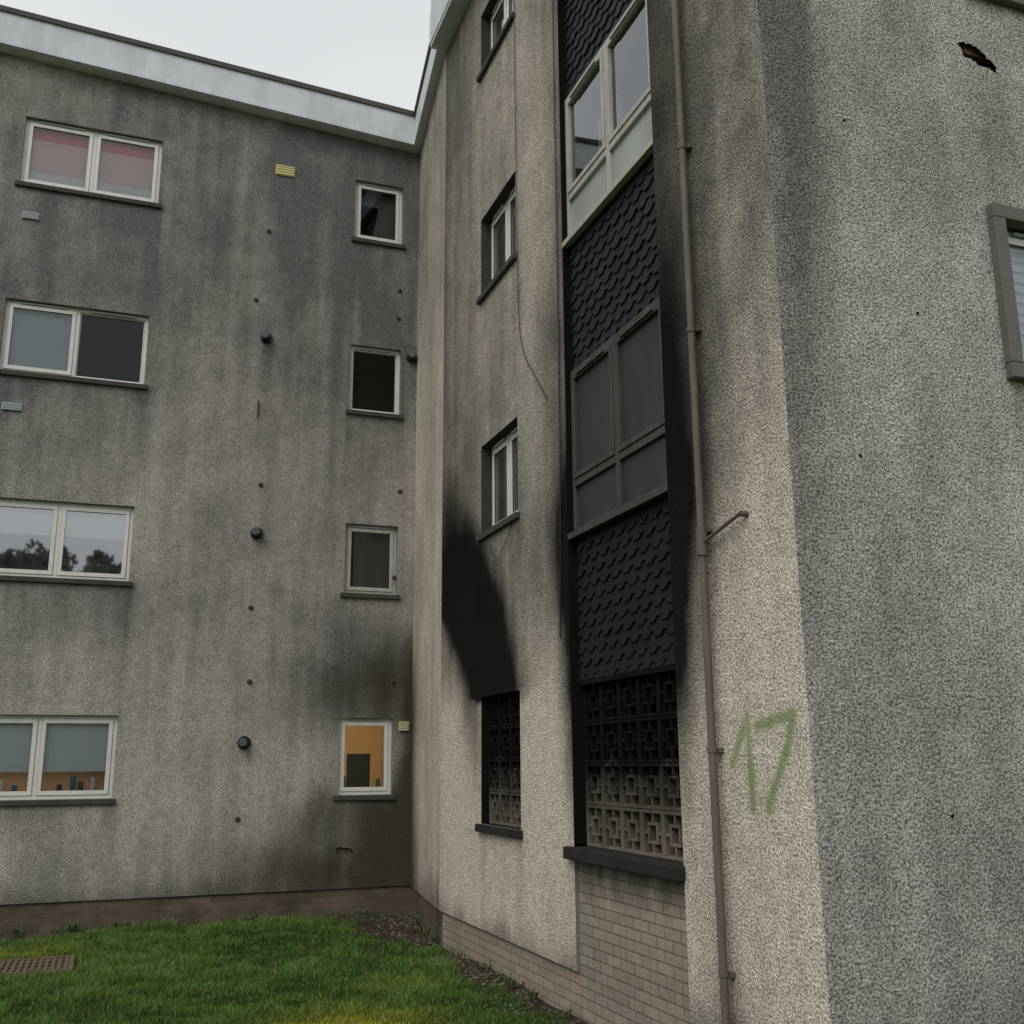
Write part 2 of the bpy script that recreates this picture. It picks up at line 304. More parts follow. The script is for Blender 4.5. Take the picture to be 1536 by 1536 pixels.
def room(M,o,d,mat,deep=1.6,name="room_interior"):
    b=MB(); x0,x1,z0,z1=o[:4]; x0-=.25;x1+=.25;z0-=.3;z1+=.15; y0=d+.07;y1=d+deep
    b.poly([(x0,y1,z0),(x1,y1,z0),(x1,y1,z1),(x0,y1,z1)]); b.poly([(x0,y0,z0),(x0,y1,z0),(x0,y1,z1),(x0,y0,z1)]); b.poly([(x1,y0,z0),(x1,y1,z0),(x1,y1,z1),(x1,y0,z1)])
    b.poly([(x0,y0,z0),(x1,y0,z0),(x1,y1,z0),(x0,y1,z0)]); b.poly([(x0,y0,z1),(x1,y0,z1),(x1,y1,z1),(x0,y1,z1)])
    X0,X1,Z0,Z1=o[:4]
    for q in ((x0,X0,z0,z1),(X1,x1,z0,z1),(X0,X1,z0,Z0),(X0,X1,Z1,z1)): b.poly([(q[0],y0,q[2]),(q[1],y0,q[2]),(q[1],y0,q[3]),(q[0],y0,q[3])])
    b.done(name,[mat],M)
def window(M,o,d,fmat,panes,gmats,t=.045,sash=.05,vent=True,name="window",roommat=ROOM,sill=True,smat=SILL,revmat=REV,deep=1.6,projs=.045):
    x0,x1,z0,z1=o[:4]; reveal(M,o,d+.07,revmat); room(M,o,d,roommat,deep)
    b=MB(); b.ring(x0,x1,z0,z1,t,d,d+.07,0)
    W=x1-x0-2*t; 
    n=len(panes)
    for i,(f0,f1,op) in enumerate(panes):
        a=x0+t+W*f0; c=x0+t+W*f1
        if i<n-1: b.box(c-.022,c+.022,d-.002,d+.068,z0+t,z1-t,0)
        pa=a+(.022 if i else 0); pc=c-(.022 if i<n-1 else 0)
        s=sash if op else .012; y=d-.014 if op else d+.02
        b.ring(pa+.003,pc-.003,z0+t+.003,z1-t-.003,s,y,y+.05,0)
        b.pane(pa+s,pc-s,y+.024,z0+t+s,z1-t-s,1+i)
        if op: b.ring(pa+s-.001,pc-s+.001,z0+t+s-.001,z1-t-s+.001,.006,y+.006,y+.021,n+2)
        if vent: b.box(pa+.12*(pc-pa)+.03,pc-.12*(pc-pa)-.03,d-.03,d-.001,z1-t*.9,z1-t*.3,n+1)
    b.done(name,[fmat]+gmats+[GRL,BLKP],M,bevel=.003)
    if sill:
        b=MB(); b.box(x0-.045,x1+.045,-projs,d+.03,z0-.065,z0-.002,0); b.done("window_sill",[smat],M,bevel=.006)
def sheet(M,x0,x1,y,z0,z1,mat,name,folds=0,amp=.02):
    b=MB(); n=max(2,int(folds*6) or 2)
    for i in range(n-1):
        a=x0+(x1-x0)*i/(n-1); c=x0+(x1-x0)*(i+1)/(n-1)
        f=lambda q: y+(amp*math.sin(2*math.pi*folds*(q-x0)/(x1-x0)) if folds else 0)
        b.poly([(a,f(a),z0),(c,f(c),z0),(c,f(c),z1),(a,f(a),z1)])
    return b.done(name,[mat],M)
def M_(n,c,r=.8): return mat_simple(n,c,r,.1,3,0)
pink=M_("pink_blind",(.88,.60,.62)); red=M_("red_pelmet",(.70,.17,.19)); pale=M_("pale_blind",(.85,.85,.85)); blue=M_("bluegrey_blind",(.46,.51,.57)); brown=M_("brown_room",(.30,.235,.21)); warm=mat_simple("lit_wall",(.75,.60,.38),.8,.1,2,0)
D=.07
P2=[(0,.5,True),(.5,1,True)]
o=BIG[0]; window(MA,o,D,PVC,P2,[GLM,GLM]); sheet(MA,o[0],o[1],.150,o[2]+.28,o[3]-.2,pink,"blind"); sheet(MA,o[0],o[1],.146,o[3]-.24,o[3],red,"blind_pelmet"); sheet(MA,o[0],o[1],.154,o[2],o[2]+.28,pale,"blind_hem")
o=BIG[1]; window(MA,o,D,PVC,[(0,.5,True),(.5,1,False)],[GLM,GL]); sheet(MA,o[0],-.9,.150,o[2],o[3],blue,"blind")
o=BIG[2]; window(MA,o,D,PVC,P2,[GLR,GLR],vent=False); sheet(MA,o[0],o[1],.155,o[3]-.42,o[3],pale,"roller_blind"); sheet(MA,o[0],o[1],.6,o[2],o[3],M_("grey_back_curtain",(.25,.26,.27)),"curtain",8,.03)
o=BIG[3]; window(MA,o,D,PVC,P2,[GLM,GLM],vent=False); sheet(MA,o[0],o[1],.150,o[2]+.32,o[3],M_("frosted_blind",(.78,.84,.87)),"roller_blind")
b=MB(); b.box(o[0],o[1],.17,.5,o[2],o[2]+.05,0)
for i,(xx,hh,mi) in enumerate([(-1.25,.18,2),(-1.1,.12,1),(-.45,.22,1),(-.36,.15,3),(-.22,.2,2),(-.6,.12,3)]): b.cyl((xx,.26,o[2]+.05),(0,0,1),.035,hh,mi,14,.028)
b.done("kitchen_shelf",[M_("pine_shelf",(.6,.35,.17)),M_("bottle_blue",(.05,.14,.35),.3),M_("bottle_white",(.8,.8,.8),.3),M_("bottle_dark",(.05,.05,.05),.3)],MA)
sheet(MA,o[0],o[1],.36,o[2],o[2]+.40,M_("pine_panel",(.9,.56,.33)),"shelf_back")
P1=[(0,1,True)]
o=SML[0]; window(MA,o,D,PVC,P1,[GL])
b=MB(); b.poly([(o[0]+.3,.25,o[2]),(o[1],.22,o[2]),(o[1],.22,o[3]),(o[0]+.45,.25,o[3])]); b.done("curtain",[M_("grey_curtain",(.22,.22,.23))],MA)
sheet(MA,o[0],o[1],.24,o[3]-.28,o[3],M_("grey_valance",(.22,.23,.25)),"valance",6,.015)
o=SML[1]; window(MA,o,D,PVC,[(0,1,False)],[GL],roommat=brown)
o=SML[2]; window(MA,o,D,BEI,P1,[GLM]); sheet(MA,o[0],o[1],.25,o[2],o[3],M_("dark_net",(.10,.11,.11)),"net_curtain",7,.012)
o=SML[3]; window(MA,o,D,PVC,P1,[GL],roommat=warm)
b=MB(); b.box(2.98,3.28,.5,.55,-.34,.12,0); b.ring(2.97,3.29,-.35,.13,.02,.49,.5,1); b.cyl((2.9,.3,-.36),(0,0,1),.03,.2,2,14,.02); b.cyl((3.36,.3,-.36),(0,0,1),.035,.16,2,14,.03); b.done("television",[BLKP,M_("tv_bezel",(.03,.03,.03)),M_("bottle_green",(.05,.2,.12),.3)],MA)
def lamp(x,y,z,e):
    ld=bpy.data.lights.new("room_lamp",'POINT'); ld.energy=e; ld.color=(1,.84,.6); ld.shadow_soft_size=.04
    lo=bpy.data.objects.new("room_lamp",ld); sc.collection.objects.link(lo); lo.parent=ROOT; lo.location=(x,y,z)
lamp(3.1,YA+.45,H+.68,5.5); lamp(-.9,YA+.28,H+.66,4)
DB=.12
for i in range(3):
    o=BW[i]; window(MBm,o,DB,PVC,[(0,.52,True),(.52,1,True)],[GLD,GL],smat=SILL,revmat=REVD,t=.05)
    sheet(MBm,o[0],o[1],.30,o[2],o[3],M_("net_%d"%i,(.26,.27,.255)),"net_curtain",9,.02)
for i,o in enumerate(CW):
    window(MC,o,.06,PVC,[(0,.5,True),(.5,1,True)],[GLP,GLP],sill=False,revmat=SILL)
    b=MB(); b.ring(o[0]-.10,o[1]+.1,o[2]-.11,o[3]+.11,.10,-.06,.02,0); b.done("window_surround",[mat_simple("concrete_surround_%d"%i,(.17,.16,.145),.9,.3,9,.4,60)],MC,bevel=.008)
    b=MB(); zz=o[2]
    while zz<o[3]: b.box(o[0],o[1],.145,.15,zz,zz+.05,0); b.box(o[0],o[1],.154,.158,zz+.05,zz+.075,1); zz+=.075
    b.done("slatted_blind",[M_("slat_white_%d"%i,(.80,.86,.92)),M_("slat_blue_%d"%i,(.45,.56,.64))],MC)
# ---------------------------------------------------------------- screen blocks
def mat_screen():
    N=NT("screen_block"); sp=N.n("ShaderNodeSeparateXYZ"); N.l(N.tc.outputs['Object'],sp.inputs[0])
    zz=N.math('ADD',sp.outputs[2],N.math('MULTIPLY',N.math('SUBTRACT',N.noise(4,3,.6),.5),.8))
    f=N.mr(zz,-.78,-.02,0,1); c=N.mix(f,(.23,.195,.16),(.009,.009,.009))
    N.bsdf(N.mix(1.0,c,N.mix(N.noise(30,3),(.6,.6,.6),(1.35,1.35,1.35)),'MULTIPLY'),.9,N.bump(N.noise(90,2),.3,.004),.08); return N.m
SCR=mat_screen()
def screen(M,x0,x1,z0,z1,y,s,name):
    b=MB(); nr=int(round((z1-z0)/s)); s=(z1-z0)/nr; nc=int(math.ceil((x1-x0)/s-.05)); t=.024; dp=.07
    for r in range(nr):
        for c in range(nc):
            a=x0+c*s; q=z0+r*s
            b.ring(a+.002,a+s-.002,q+.002,q+s-.002,t,y,y+dp)
            m=s*.27; b.ring(a+m,a+s-m,q+m,q+s-m,.022,y+.004,y+dp-.004)
            cx=a+s/2; cz=q+s/2
            b.box(cx-.012,cx+.012,y+.006,y+dp-.006,q+t,q+m); b.box(cx-.012,cx+.012,y+.006,y+dp-.006,q+s-m,q+s-t)
            b.box(a+t,a+m,y+.006,y+dp-.006,cz-.012,cz+.012); b.box(a+s-m,a+s-t,y+.006,y+dp-.006,cz-.012,cz+.012)
    b.done(name,[SCR],M,bevel=.003)
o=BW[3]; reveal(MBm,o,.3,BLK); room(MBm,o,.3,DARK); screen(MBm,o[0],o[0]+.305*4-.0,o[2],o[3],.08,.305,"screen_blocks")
b=MB(); b.box(o[0]-.06,o[1]+.05,-.05,.1,o[2]-.075,o[2]-.002); b.done("window_sill",[SILB],MBm,bevel=.006)
# ---------------------------------------------------------------- bay
bx0,bx1=BAY[0],BAY[1]; PD=.08
b=MB()
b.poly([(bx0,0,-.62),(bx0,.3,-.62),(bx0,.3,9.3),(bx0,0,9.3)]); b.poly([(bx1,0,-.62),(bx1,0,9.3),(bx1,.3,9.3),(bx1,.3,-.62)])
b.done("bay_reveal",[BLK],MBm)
wins=[(1.84,3.29),(4.50,5.96),(7.16,8.62)]
solid=[(.62,1.84),(3.29,4.50),(5.96,7.16),(8.62,9.3)]
b=MB()
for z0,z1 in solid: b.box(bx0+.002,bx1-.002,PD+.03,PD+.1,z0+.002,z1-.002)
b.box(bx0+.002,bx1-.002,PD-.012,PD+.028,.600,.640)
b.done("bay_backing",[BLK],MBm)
for k,(z0,z1) in enumerate(solid):
    b=MB(); rp=.105; tw=.19; nrow=int((z1-z0)/rp)+1
    prof=[(0,.0),(.45,.0),(.53,.010),(.62,.034),(.70,.042),(.90,.042),(.96,.028),(1.0,.004)]
    for r in range(nrow):
        zt=z1-r*rp; off=(r%2)*tw/2+random.uniform(-.006,.006)
        x=bx0-off-tw
        while x<bx1:
            zb=max(zt-rp*1.42+random.uniform(-.003,.003),z0-.0); j=random.uniform(-.004,.003); L=zt-zb; a=x; c=x+tw-.003
            if L>.05 and c>bx0+.012 and a<bx1-.012:
                pts=[(a,zt)]+[(a+(c-a)*u,zb+h) for u,h in prof]+[(c,zt)]
                pts=[(min(max(p[0],bx0+.002),bx1-.002),p[1]) for p in pts]
                q=[pts[0]]
                for p in pts[1:]:
                    if abs(p[0]-q[-1][0])+abs(p[1]-q[-1][1])>.0008: q.append(p)
                pts=q
                f=lambda p,e: (p[0],PD+.022-.022*((zt-p[1])/L)-e+j,p[1])
                o_=len(b.v); n=len(pts); b.v+=[f(p,.010) for p in pts]+[f(p,0) for p in pts]
                b.f.append([o_+i for i in range(n)]); b.m.append(0)
                for i in range(n): b.f.append([o_+i,o_+n+i,o_+n+(i+1)%n,o_+(i+1)%n]); b.m.append(0)
            x+=tw
    b.done("tile_cladding",[SLATE2 if k==0 else SLATE1],MBm)
def bay_window(z0,z1,fm,style):
    b=MB(); t=.05; y=PD-.03; xm=-7.03; zt=z0+.44
    b.ring(bx0+.005,bx1-.005,z0,z1,t,y,y+.09,0)
    b.box(xm-.03,xm+.03,y-.003,y+.085,z0+t,z1-t,0)
    for a,c in ((bx0+t,xm-.03),(xm+.03,bx1-t)):
        b.box(a,c,y-.001,y+.08,zt-.03,zt+.03,0)
        b.ring(a+.004,c-.004,zt+.034,z1-t-.004,.045,y-.012,y+.05,0)
        b.pane(a+.049,c-.049,y+.022,zt+.08,z1-t-.05,1)
        b.box(a+.002,c-.002,y+.03,y+.05,z0+t,zt-.03,2)
        b.box(a+.12,c-.12,y-.03,y-.013,z1-t-.035,z1-t-.015,0)
    b.box(bx0-.0+.003,bx1-.003,y-.055,y-.002,z0-.04,z0+.012,0)
    b.done("bay_window",[fm,SOP if style==1 else GLM,SOP if style==1 else INF],MBm,bevel=.004)
    if style!=1:
        bb=MB(); bb.ring(bx0+.12,bx0+.52,zt+.05,z1-.2,.05,y+.28,y+.33,0); bb.done("inner_sash",[PVC],MBm,bevel=.004)
        sheet(MBm,bx0+.55,bx0+.86,y+.5,zt-.1,z1,M_("bay_curtain",(.4,.4,.38)),"curtain",4,.02)
    room(MBm,(bx0,bx1,z0,z1),PD+.08,ROOM,1.3)
bay_window(*wins[0],SOF,1); bay_window(*wins[1],BEI,2); bay_window(*wins[2],BEI,2)
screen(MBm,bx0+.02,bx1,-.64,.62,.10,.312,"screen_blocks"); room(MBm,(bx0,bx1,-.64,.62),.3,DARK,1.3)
b=MB(); b.box(bx0-.07,bx1+.02,-.07,.2,-.735,-.642); b.done("bay_sill",[SILB],MBm,bevel=.01)
b=MB(); b.box(bx0+.001,bx1-.001,.032,.2,-2.2,-.737); b.done("bay_brickwork",[BRS],MBm)
b=MB(); b.poly([(bx0,0,-.75),(bx0,.04,-.75),(bx0,.04,PL),(bx0,0,PL)]); b.poly([(bx1,0,-.75),(bx1,.04,-.75),(bx1,.04,PL),(bx1,0,PL)]); b.done("render_edge",[REV],MBm)
b=MB(); b.box(-6,3.82,.03,.3,-2.2,PL+.02); b.done("brick_plinth",[BRA],MA)
b=MB(); b.box(-.12,2.52,.03,.3,-2.2,PL+.018); b.done("brick_plinth",[BRA],MS)
b=MB(); b.box(-11.6,bx0,.03,.3,-2.2,PL+.02); b.box(bx1,-4.79,.03,.3,-2.2,PL+.02); b.done("brick_plinth",[BRB],MBm)
b=MB(); b.box(3.45,12,.03,.3,-2.2,PL+.02); b.done("brick_plinth",[BRB],MC)
b=MB(); b.poly([(-6,0,PL),(3.72,0,PL),(3.72,.05,PL),(-6,.05,PL)]); b.done("drip_edge",[REV],MA)
# ---------------------------------------------------------------- roofs
def prism(name,pts,zb,zt,mats):
    b=MB(); n=len(pts)
    bot=[(x,y,zb(x,y)) for x,y in pts]; top=[(x,y,zt(x,y)) for x,y in pts]; o=len(b.v); b.v+=bot+top
    b.f.append([o+i for i in range(n)][::-1]); b.m.append(0); b.f.append([o+n+i for i in range(n)]); b.m.append(1)
    for i in range(n): b.f.append([o+i,o+(i+1)%n,o+n+(i+1)%n,o+n+i]); b.m.append(0)
    for i in range(n):
        (x,y),(u,v)=pts[i],pts[(i+1)%n]; dx,dy=u-x,v-y; L=math.hypot(dx,dy)
        for (e0,e1,off,mi) in ((-.035,.04,.028,1),(-.52 if name=="roof_fascia" else -.9,-.455,.012,0)):
            nx,ny=dy/L*off,-dx/L*off
            A=(x+nx,y+ny);B=(u+nx,v+ny)
            q=[(A[0],A[1],zt(x,y)+e0),(B[0],B[1],zt(u,v)+e0),(B[0],B[1],zt(u,v)+e1),(A[0],A[1],zt(x,y)+e1)]
            q2=[(x,y,zt(x,y)+e0),(u,v,zt(u,v)+e0),(u,v,zt(u,v)+e1),(x,y,zt(x,y)+e1)]
            b.poly(q,mi); b.poly([q[0],q[1],q2[1],q2[0]],mi); b.poly([q[3],q[2],q2[2],q2[3]],mi)
    b.done(name,mats,Matrix.Translation((0,0,H)))
zA=lambda x,y: 9.12+(3.65-x)*.054
prism("roof_fascia",[(-6.2,13.86),(3.6,13.86),(3.31,11.62),(12,11.62),(12,22),(-6.2,22)],zA,lambda x,y:zA(x,y)+.52,[FAS,TRIM])
prism("roof_fascia_high",[(3.20,4.54),(12.2,4.54),(12.2,11.6),(3.20,11.6)],lambda x,y:9.10,lambda x,y:10.05,[FAS,TRIM])
b=MB(); 
b.poly([(-6,YA,0),(-6,22,0),(-6,22,11.3),(-6,YA,11.3)]); b.poly([(12,YC,0),(12,22,0),(12,22,11),(12,YC,11)]); b.poly([(-6,22,0),(12,22,0),(12,22,11),(-6,22,11)])
b.done("rear_walls",[mat_simple("rear_render",(.33,.31,.28),.9,.2,3,.3,40)])
# ---------------------------------------------------------------- fittings
b=MB()
for x,z in ((1.57,5.79),(1.57,3.0),(1.54,.27),(3.66,5.77)):
    b.cyl((x,0,z),(0,-1,0),.085,.02,0); b.cyl((x,-.02,z),(-.25,-1,0.02),.058,.13,0); b.cyl((x-.033,-.15,z+.003),(-.25,-1,0),.050,.004,1)
b.done("boiler_flues",[BLKP,mat_simple("flue_mouth",(.10,.11,.12),.5,.3,9,0)],MA,bevel=.004)
b=MB()
for x,z in ((1.40,6.34),(1.59,3.67),(1.54,2.0),(1.57,1.04),(1.51,-.67),(3.46,6.8),(3.45,6.36),(3.52,3.74),(3.47,1.08),(1.53,7.42),(3.46,2.5)):
    b.cyl((x,.0,z),(0,-1,0),.036,.012,0,12,.028); b.cyl((x,-.012,z),(.1,-1,.15),.012,.035,0,8)
b.cyl((1.50,-.02,4.62),(0,0,1),.010,.24,0,8)
b.done("old_pipe_brackets",[RUST],MA)
def vbox(x0,x1,z0,z1,mats,nm):
    b=MB(); b.box(x0,x1,-.02,0,z0,z1,0)
    n=4
    for i in range(n):
        z=z0+(z1-z0)*(i+.5)/n; b.box(x0+.012,x1-.012,-.030,-.018,z-.008,z+.012,0)
    b.done(nm,mats,MA,bevel=.003)
vbox(1.58,1.85,8.34,8.50,[YEL],"vent_cover"); vbox(3.56,3.70,.42,.545,[CREAMB],"vent_cover"); vbox(-1.67,-1.46,7.04,7.14,[GRL],"air_vent"); vbox(-1.66,-1.42,4.38,4.48,[GRL],"air_vent")
b=MB(); px=-5.66
b.cyl((px,-.055,-2.0),(0,0,1),.025,11.1,0,20)
for z in (-1.2,.05,1.4,2.75,4.1,5.4,6.8,8.2): b.cyl((px,-.055,z),(0,0,1),.031,.03,0,20); b.box(px-.045,px+.045,-.03,-.001,z,z+.025,0)
b.cyl((px,-.055,1.33),(.45,.01,.10),.012,.46,0,12); b.cyl((px+.44,-.045,1.425),(0,1,0),.018,.05,0,12); b.cyl((px,-.055,1.25),(0,0,1),.035,.16,0,20)
b.done("drainpipe",[PIPE],MBm)
def cable(pts,name,r=.005):
    cu=bpy.data.curves.new(name,'CURVE'); cu.dimensions='3D'; cu.bevel_depth=r; cu.bevel_resolution=2
    s=cu.splines.new('NURBS'); s.points.add(len(pts)-1); s.use_endpoint_u=True; s.order_u=3
    for i,p in enumerate(pts): s.points[i].co=(*p,1)
    cu.materials.append(BLKP); ob=bpy.data.objects.new(name,cu); sc.collection.objects.link(ob); ob.parent=ROOT; ob.matrix_basis=MBm
cable([(-9.0,-.02,9.1),(-9.02,-.02,7.5),(-8.98,-.02,5.0),(-8.97,-.02,4.2),(-8.85,-.02,3.8),(-8.5,-.03,3.45),(-8.25,-.02,3.15)],"loose_cable",.005)
cable([(-7.98,-.015,9.1),(-7.97,-.02,6),(-7.985,-.015,3.5),(-8.0,-.02,2),(-8.06,-.02,1.0)],"loose_cable",.006)
cable([(-9.9,-.02,2.2),(-9.7,-.02,1.9),(-9.35,-.03,2.05),(-9.1,-.02,2.3)],"loose_cable",.003)
# ---------------------------------------------------------------- ground
def hn(x,y):
    return .02*np.sin(x*1.7+y*.9)+.015*np.sin(x*3.1-y*2.3+1)+.01*np.sin(x*6.3+y*5.1+2)
def patch(x,y):
    dB=XB-x; dA=YA-y
    w=.26+.12*np.sin(y*2.1)+.08*np.sin(y*5.3+1)
    s1=1-ss(w*.6,w*1.5,dB); s2=(1-ss(.10,.34,dA)); s3=gauss(x,y,3.2,12.9,.55,1.3)*1.3
    s4=.6*ss(.62,.78,fbm(x,y,1.1,None,4,77))
    return np.clip(np.maximum.reduce([s1,s2,s3,s4]),0,1)
def ymoss(x,y): return np.clip((1.45*gauss(x,y,1.75,8.35,.5,.42)+.4*gauss(x,y,-.9,12.6,.7,.4)+.25*gauss(x,y,2.5,9.6,.3,.3))*(.1+1.4*fbm(x,y,5,None,3,88)),0,1)
gx=np.array([-400,-150,-60,-25]+list(np.linspace(-12,6,181))+[15,40,120,400]); gy=np.array([-400,-150,-60,-20,-6]+list(np.linspace(0,14.4,145))+[30,80,200,400])
X,Y=np.meshgrid(gx,gy); near=((X>-12)&(X<6)&(Y>0)&(Y<14.5)); Z=np.where(near,hn(X,Y),-.0)
co=np.stack([X.ravel(),Y.ravel(),Z.ravel()],1); nx=len(gx)
J,I=np.meshgrid(np.arange(len(gy)-1),np.arange(nx-1),indexing='ij'); a=(J*nx+I).ravel()
me=bpy.data.meshes.new("ground"); me.from_pydata(co.tolist(),[],np.stack([a,a+1,a+1+nx,a+nx],1).tolist())
for nm,v in (("soil",np.where(near,patch(X,Y),0)),("ymoss",np.where(near,ymoss(X,Y),0))):
    at=me.attributes.new(nm,'FLOAT','POINT'); at.data.foreach_set("value",v.ravel().astype(np.float32))
N=NT("lawn_soil"); g=N.mix(N.noise(3,3,.7),(.030,.055,.010),(.06,.11,.02)); g=N.mix(N.attr("ymoss").outputs['Fac'],g,(.26,.27,.025))
s=N.mix(N.noise(9,3,.7),(.022,.017,.012),(.085,.068,.048)); fac=N.math('MULTIPLY',N.attr("soil").outputs['Fac'],N.mr(N.noise(4,3),.3,.6,.6,1.3),clamp=True)
N.bsdf(N.mix(fac,g,s),.95,N.bump(N.noise(30,3),.8,.03),.1); me.materials.append(N.m)
for p in me.polygons: p.use_smooth=True
gob=bpy.data.objects.new("ground",me); sc.collection.objects.link(gob)
DC=(-1.0,-.22,11.35,12.15)
def grass(n,x0,x1,y0,y1,hs,wd):
    x=rng.uniform(x0,x1,n); y=rng.uniform(y0,y1,n)
    e=.06*np.sin(x*19)+.06*np.sin(y*23)
    p=patch(x,y); cov=((x>DC[0]-.02+e*.5)&(x<DC[1]+e*.5)&(y>DC[2]-.06+e)&(y<DC[3]+e*.5))
    k=(rng.random(n)>p*1.1)&(~cov)&(x<XB-.03)&(y<YA+.02)
    x,y=x[k],y[k]; n=len(x)
    cl=fbm(x,y,.9,None,3,5); cl2=fbm(x,y,4.5,None,3,9); cl=ss(.25,.75,cl); cl2=ss(.3,.7,cl2)
    ym=ymoss(x,y)
    h=hs*(.45+.55*rng.random(n))*(.32+.6*cl+.95*cl2)*(1-.7*ym); a=rng.uniform(0,2*np.pi,n); b=rng.uniform(0,2*np.pi,n); w=wd*(.7+.6*rng.random(n))
    ln=h*rng.uniform(.15,.95,n); z=hn(x,y)-.004
    dx,dy=np.cos(a)*w,np.sin(a)*w; lx,ly=np.cos(b)*ln,np.sin(b)*ln
    v=np.zeros((n,5,3)); v[:,0]=np.stack([x-dx,y-dy,z],1); v[:,1]=np.stack([x+dx,y+dy,z],1)
    v[:,2]=np.stack([x+dx*.8+lx*.35,y+dy*.8+ly*.35,z+h*.6],1); v[:,3]=np.stack([x-dx*.8+lx*.35,y-dy*.8+ly*.35,z+h*.6],1); v[:,4]=np.stack([x+lx,y+ly,z+h],1)
    t=rng.random(n); c0=np.array([.032,.082,.014]);c1=np.array([.128,.235,.045]);c2=np.array([.44,.39,.035]);c3=np.array([.30,.25,.12])
    m=np.clip(.35*cl+.45*cl2+.45*t-.16,0,1)[:,None]; c=c0*(1-m)+c1*m
    yy=np.clip(ym*(.3+rng.random(n)*1.4),0,1)[:,None]; c=c*(1-yy)+c2*yy
    dd=(rng.random(n)<.07)[:,None]; c=np.where(dd,c3,c)
    return v,c
vs,cs=[],[]
for args in ((230000,-1.6,XB,7.6,14.1,.068,.0028),(30000,-6,-1.6,6,14.1,.07,.005),(25000,-5,XB,2.5,7.6,.07,.005)):
    v,c=grass(*args); vs.append(v); cs.append(c)
v=np.concatenate(vs); c=np.concatenate(cs); n=len(v)
me=bpy.data.meshes.new("grass"); me.vertices.add(n*5); me.vertices.foreach_set("co",v.ravel())
bi=(np.arange(n)*5)[:,None]; loops=np.concatenate([bi+np.array([[0,1,2,3]]),bi+np.array([[3,2,4]])],1).ravel().astype(np.int32)
ls=(np.arange(n)*7)[:,None]+np.array([[0,4]]); me.loops.add(n*7); me.loops.foreach_set("vertex_index",loops)
me.polygons.add(n*2); me.polygons.foreach_set("loop_start",ls.ravel().astype(np.int32)); me.polygons.foreach_set("loop_total",np.tile([4,3],n).astype(np.int32)); me.update(calc_edges=True)
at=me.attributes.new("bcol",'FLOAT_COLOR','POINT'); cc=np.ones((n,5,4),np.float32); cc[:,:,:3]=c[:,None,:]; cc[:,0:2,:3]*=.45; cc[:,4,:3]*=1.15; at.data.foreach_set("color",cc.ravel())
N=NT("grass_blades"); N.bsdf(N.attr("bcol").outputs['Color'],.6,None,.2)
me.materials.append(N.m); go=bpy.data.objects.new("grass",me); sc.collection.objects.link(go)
b=MB()
for i in range(1100):
    y=random.uniform(7,14); x=XB-abs(random.gauss(0,.22)) if random.random()<.75 else random.uniform(2.6,3.4)
    if random.random()<.2: y=YA-abs(random.gauss(0,.12)); x=random.uniform(-1.5,3.6)
    if y>11.7 : x+=.12*(y-11.6)
    s=random.uniform(.006,.02); z=float(hn(np.array(x),np.array(y)))
    a=random.uniform(0,6.28); mi=random.choice([0,0,0,1,2,2])
    if mi==2:
        s*=1.6; pts=[(x+math.cos(a+t)*s*r,y+math.sin(a+t)*s*r,z+.008+random.uniform(0,.015)) for t,r in ((0,1.4),(1.2,.7),(3.14,1.2),(4.9,.7))]; b.poly(pts,2)
    else:
        o_=len(b.v); 
        for k in range(6):
            t=a+k*1.047; r=s*random.uniform(.7,1.2); b.v.append((x+math.cos(t)*r,y+math.sin(t)*r,z))
        for k in range(6):
            t=a+k*1.047; r=s*random.uniform(.4,.7); b.v.append((x+math.cos(t)*r,y+math.sin(t)*r,z+s*random.uniform(.5,.9)))
        b.f.append([o_+6+k for k in range(6)]); b.m.append(mi)
        for k in range(6): b.f.append([o_+k,o_+(k+1)%6,o_+6+(k+1)%6,o_+6+k]); b.m.append(mi)
b.done("gravel",[mat_simple("pebble",(.12,.11,.10),.9,.4,30,.2),mat_simple("pebble_light",(.25,.23,.20),.9,.4,30,.2),mat_simple("dead_leaf",(.16,.09,.045),.8,.4,30,.1)],None,None)
b=MB()
for i in range(60):
    if random.random()<.6: cx=random.uniform(-1.5,3.4); cy=YA-.05
    else: cy=random.uniform(8,13.5); cx=XB-.06+ (max(0,cy-11.6)*.13)
    S=random.uniform(.4,1.1)
    for k in range(12):
        a=random.uniform(0,6.28); L=random.uniform(.05,.15)*S; w=.009*S; x=cx+random.gauss(0,.05); y=cy-abs(random.gauss(0,.03))
        ux_,uy_=math.cos(a),math.sin(a)
        b.poly([(x-uy_*w*.3,y+ux_*w*.3,0),(x+ux_*L*.4+uy_*w,y+uy_*L*.4-ux_*w,L*.7),(x+ux_*L*.8,y+uy_*L*.8,L*.8),(x+ux_*L*.4-uy_*w,y+uy_*L*.4+ux_*w,L*.7)],0)
b.done("weeds",[mat_simple("weed_leaf",(.07,.12,.035),.7,.5,8,0)],None,None)
b=MB(); x0,x1,y0,y1=DC; z=.05
b.ring(x0,x1,y0,y1,.045,0,.03)
b.v=[(p[0],p[2],z+p[1]-.03) for p in b.v]
b.box(x0+.048,x1-.048,y0+.048,y1-.048,z-.06,z-.045,1)
xx=x0+.06
while xx<x1-.07: b.box(xx,xx+.028,y0+.048,y1-.048,z-.032,z-.003,0); xx+=.058
for yy in (y0+.2,y0+.4,y0+.6): b.box(x0+.048,x1-.048,yy,yy+.03,z-.034,z-.005,0)
b.done("drain_cover",[mat_simple("cast_iron",(.19,.135,.095),.8,.4,12,.3,dirt=.5,dirtcol=(.06,.075,.03)),DARK],None,None)
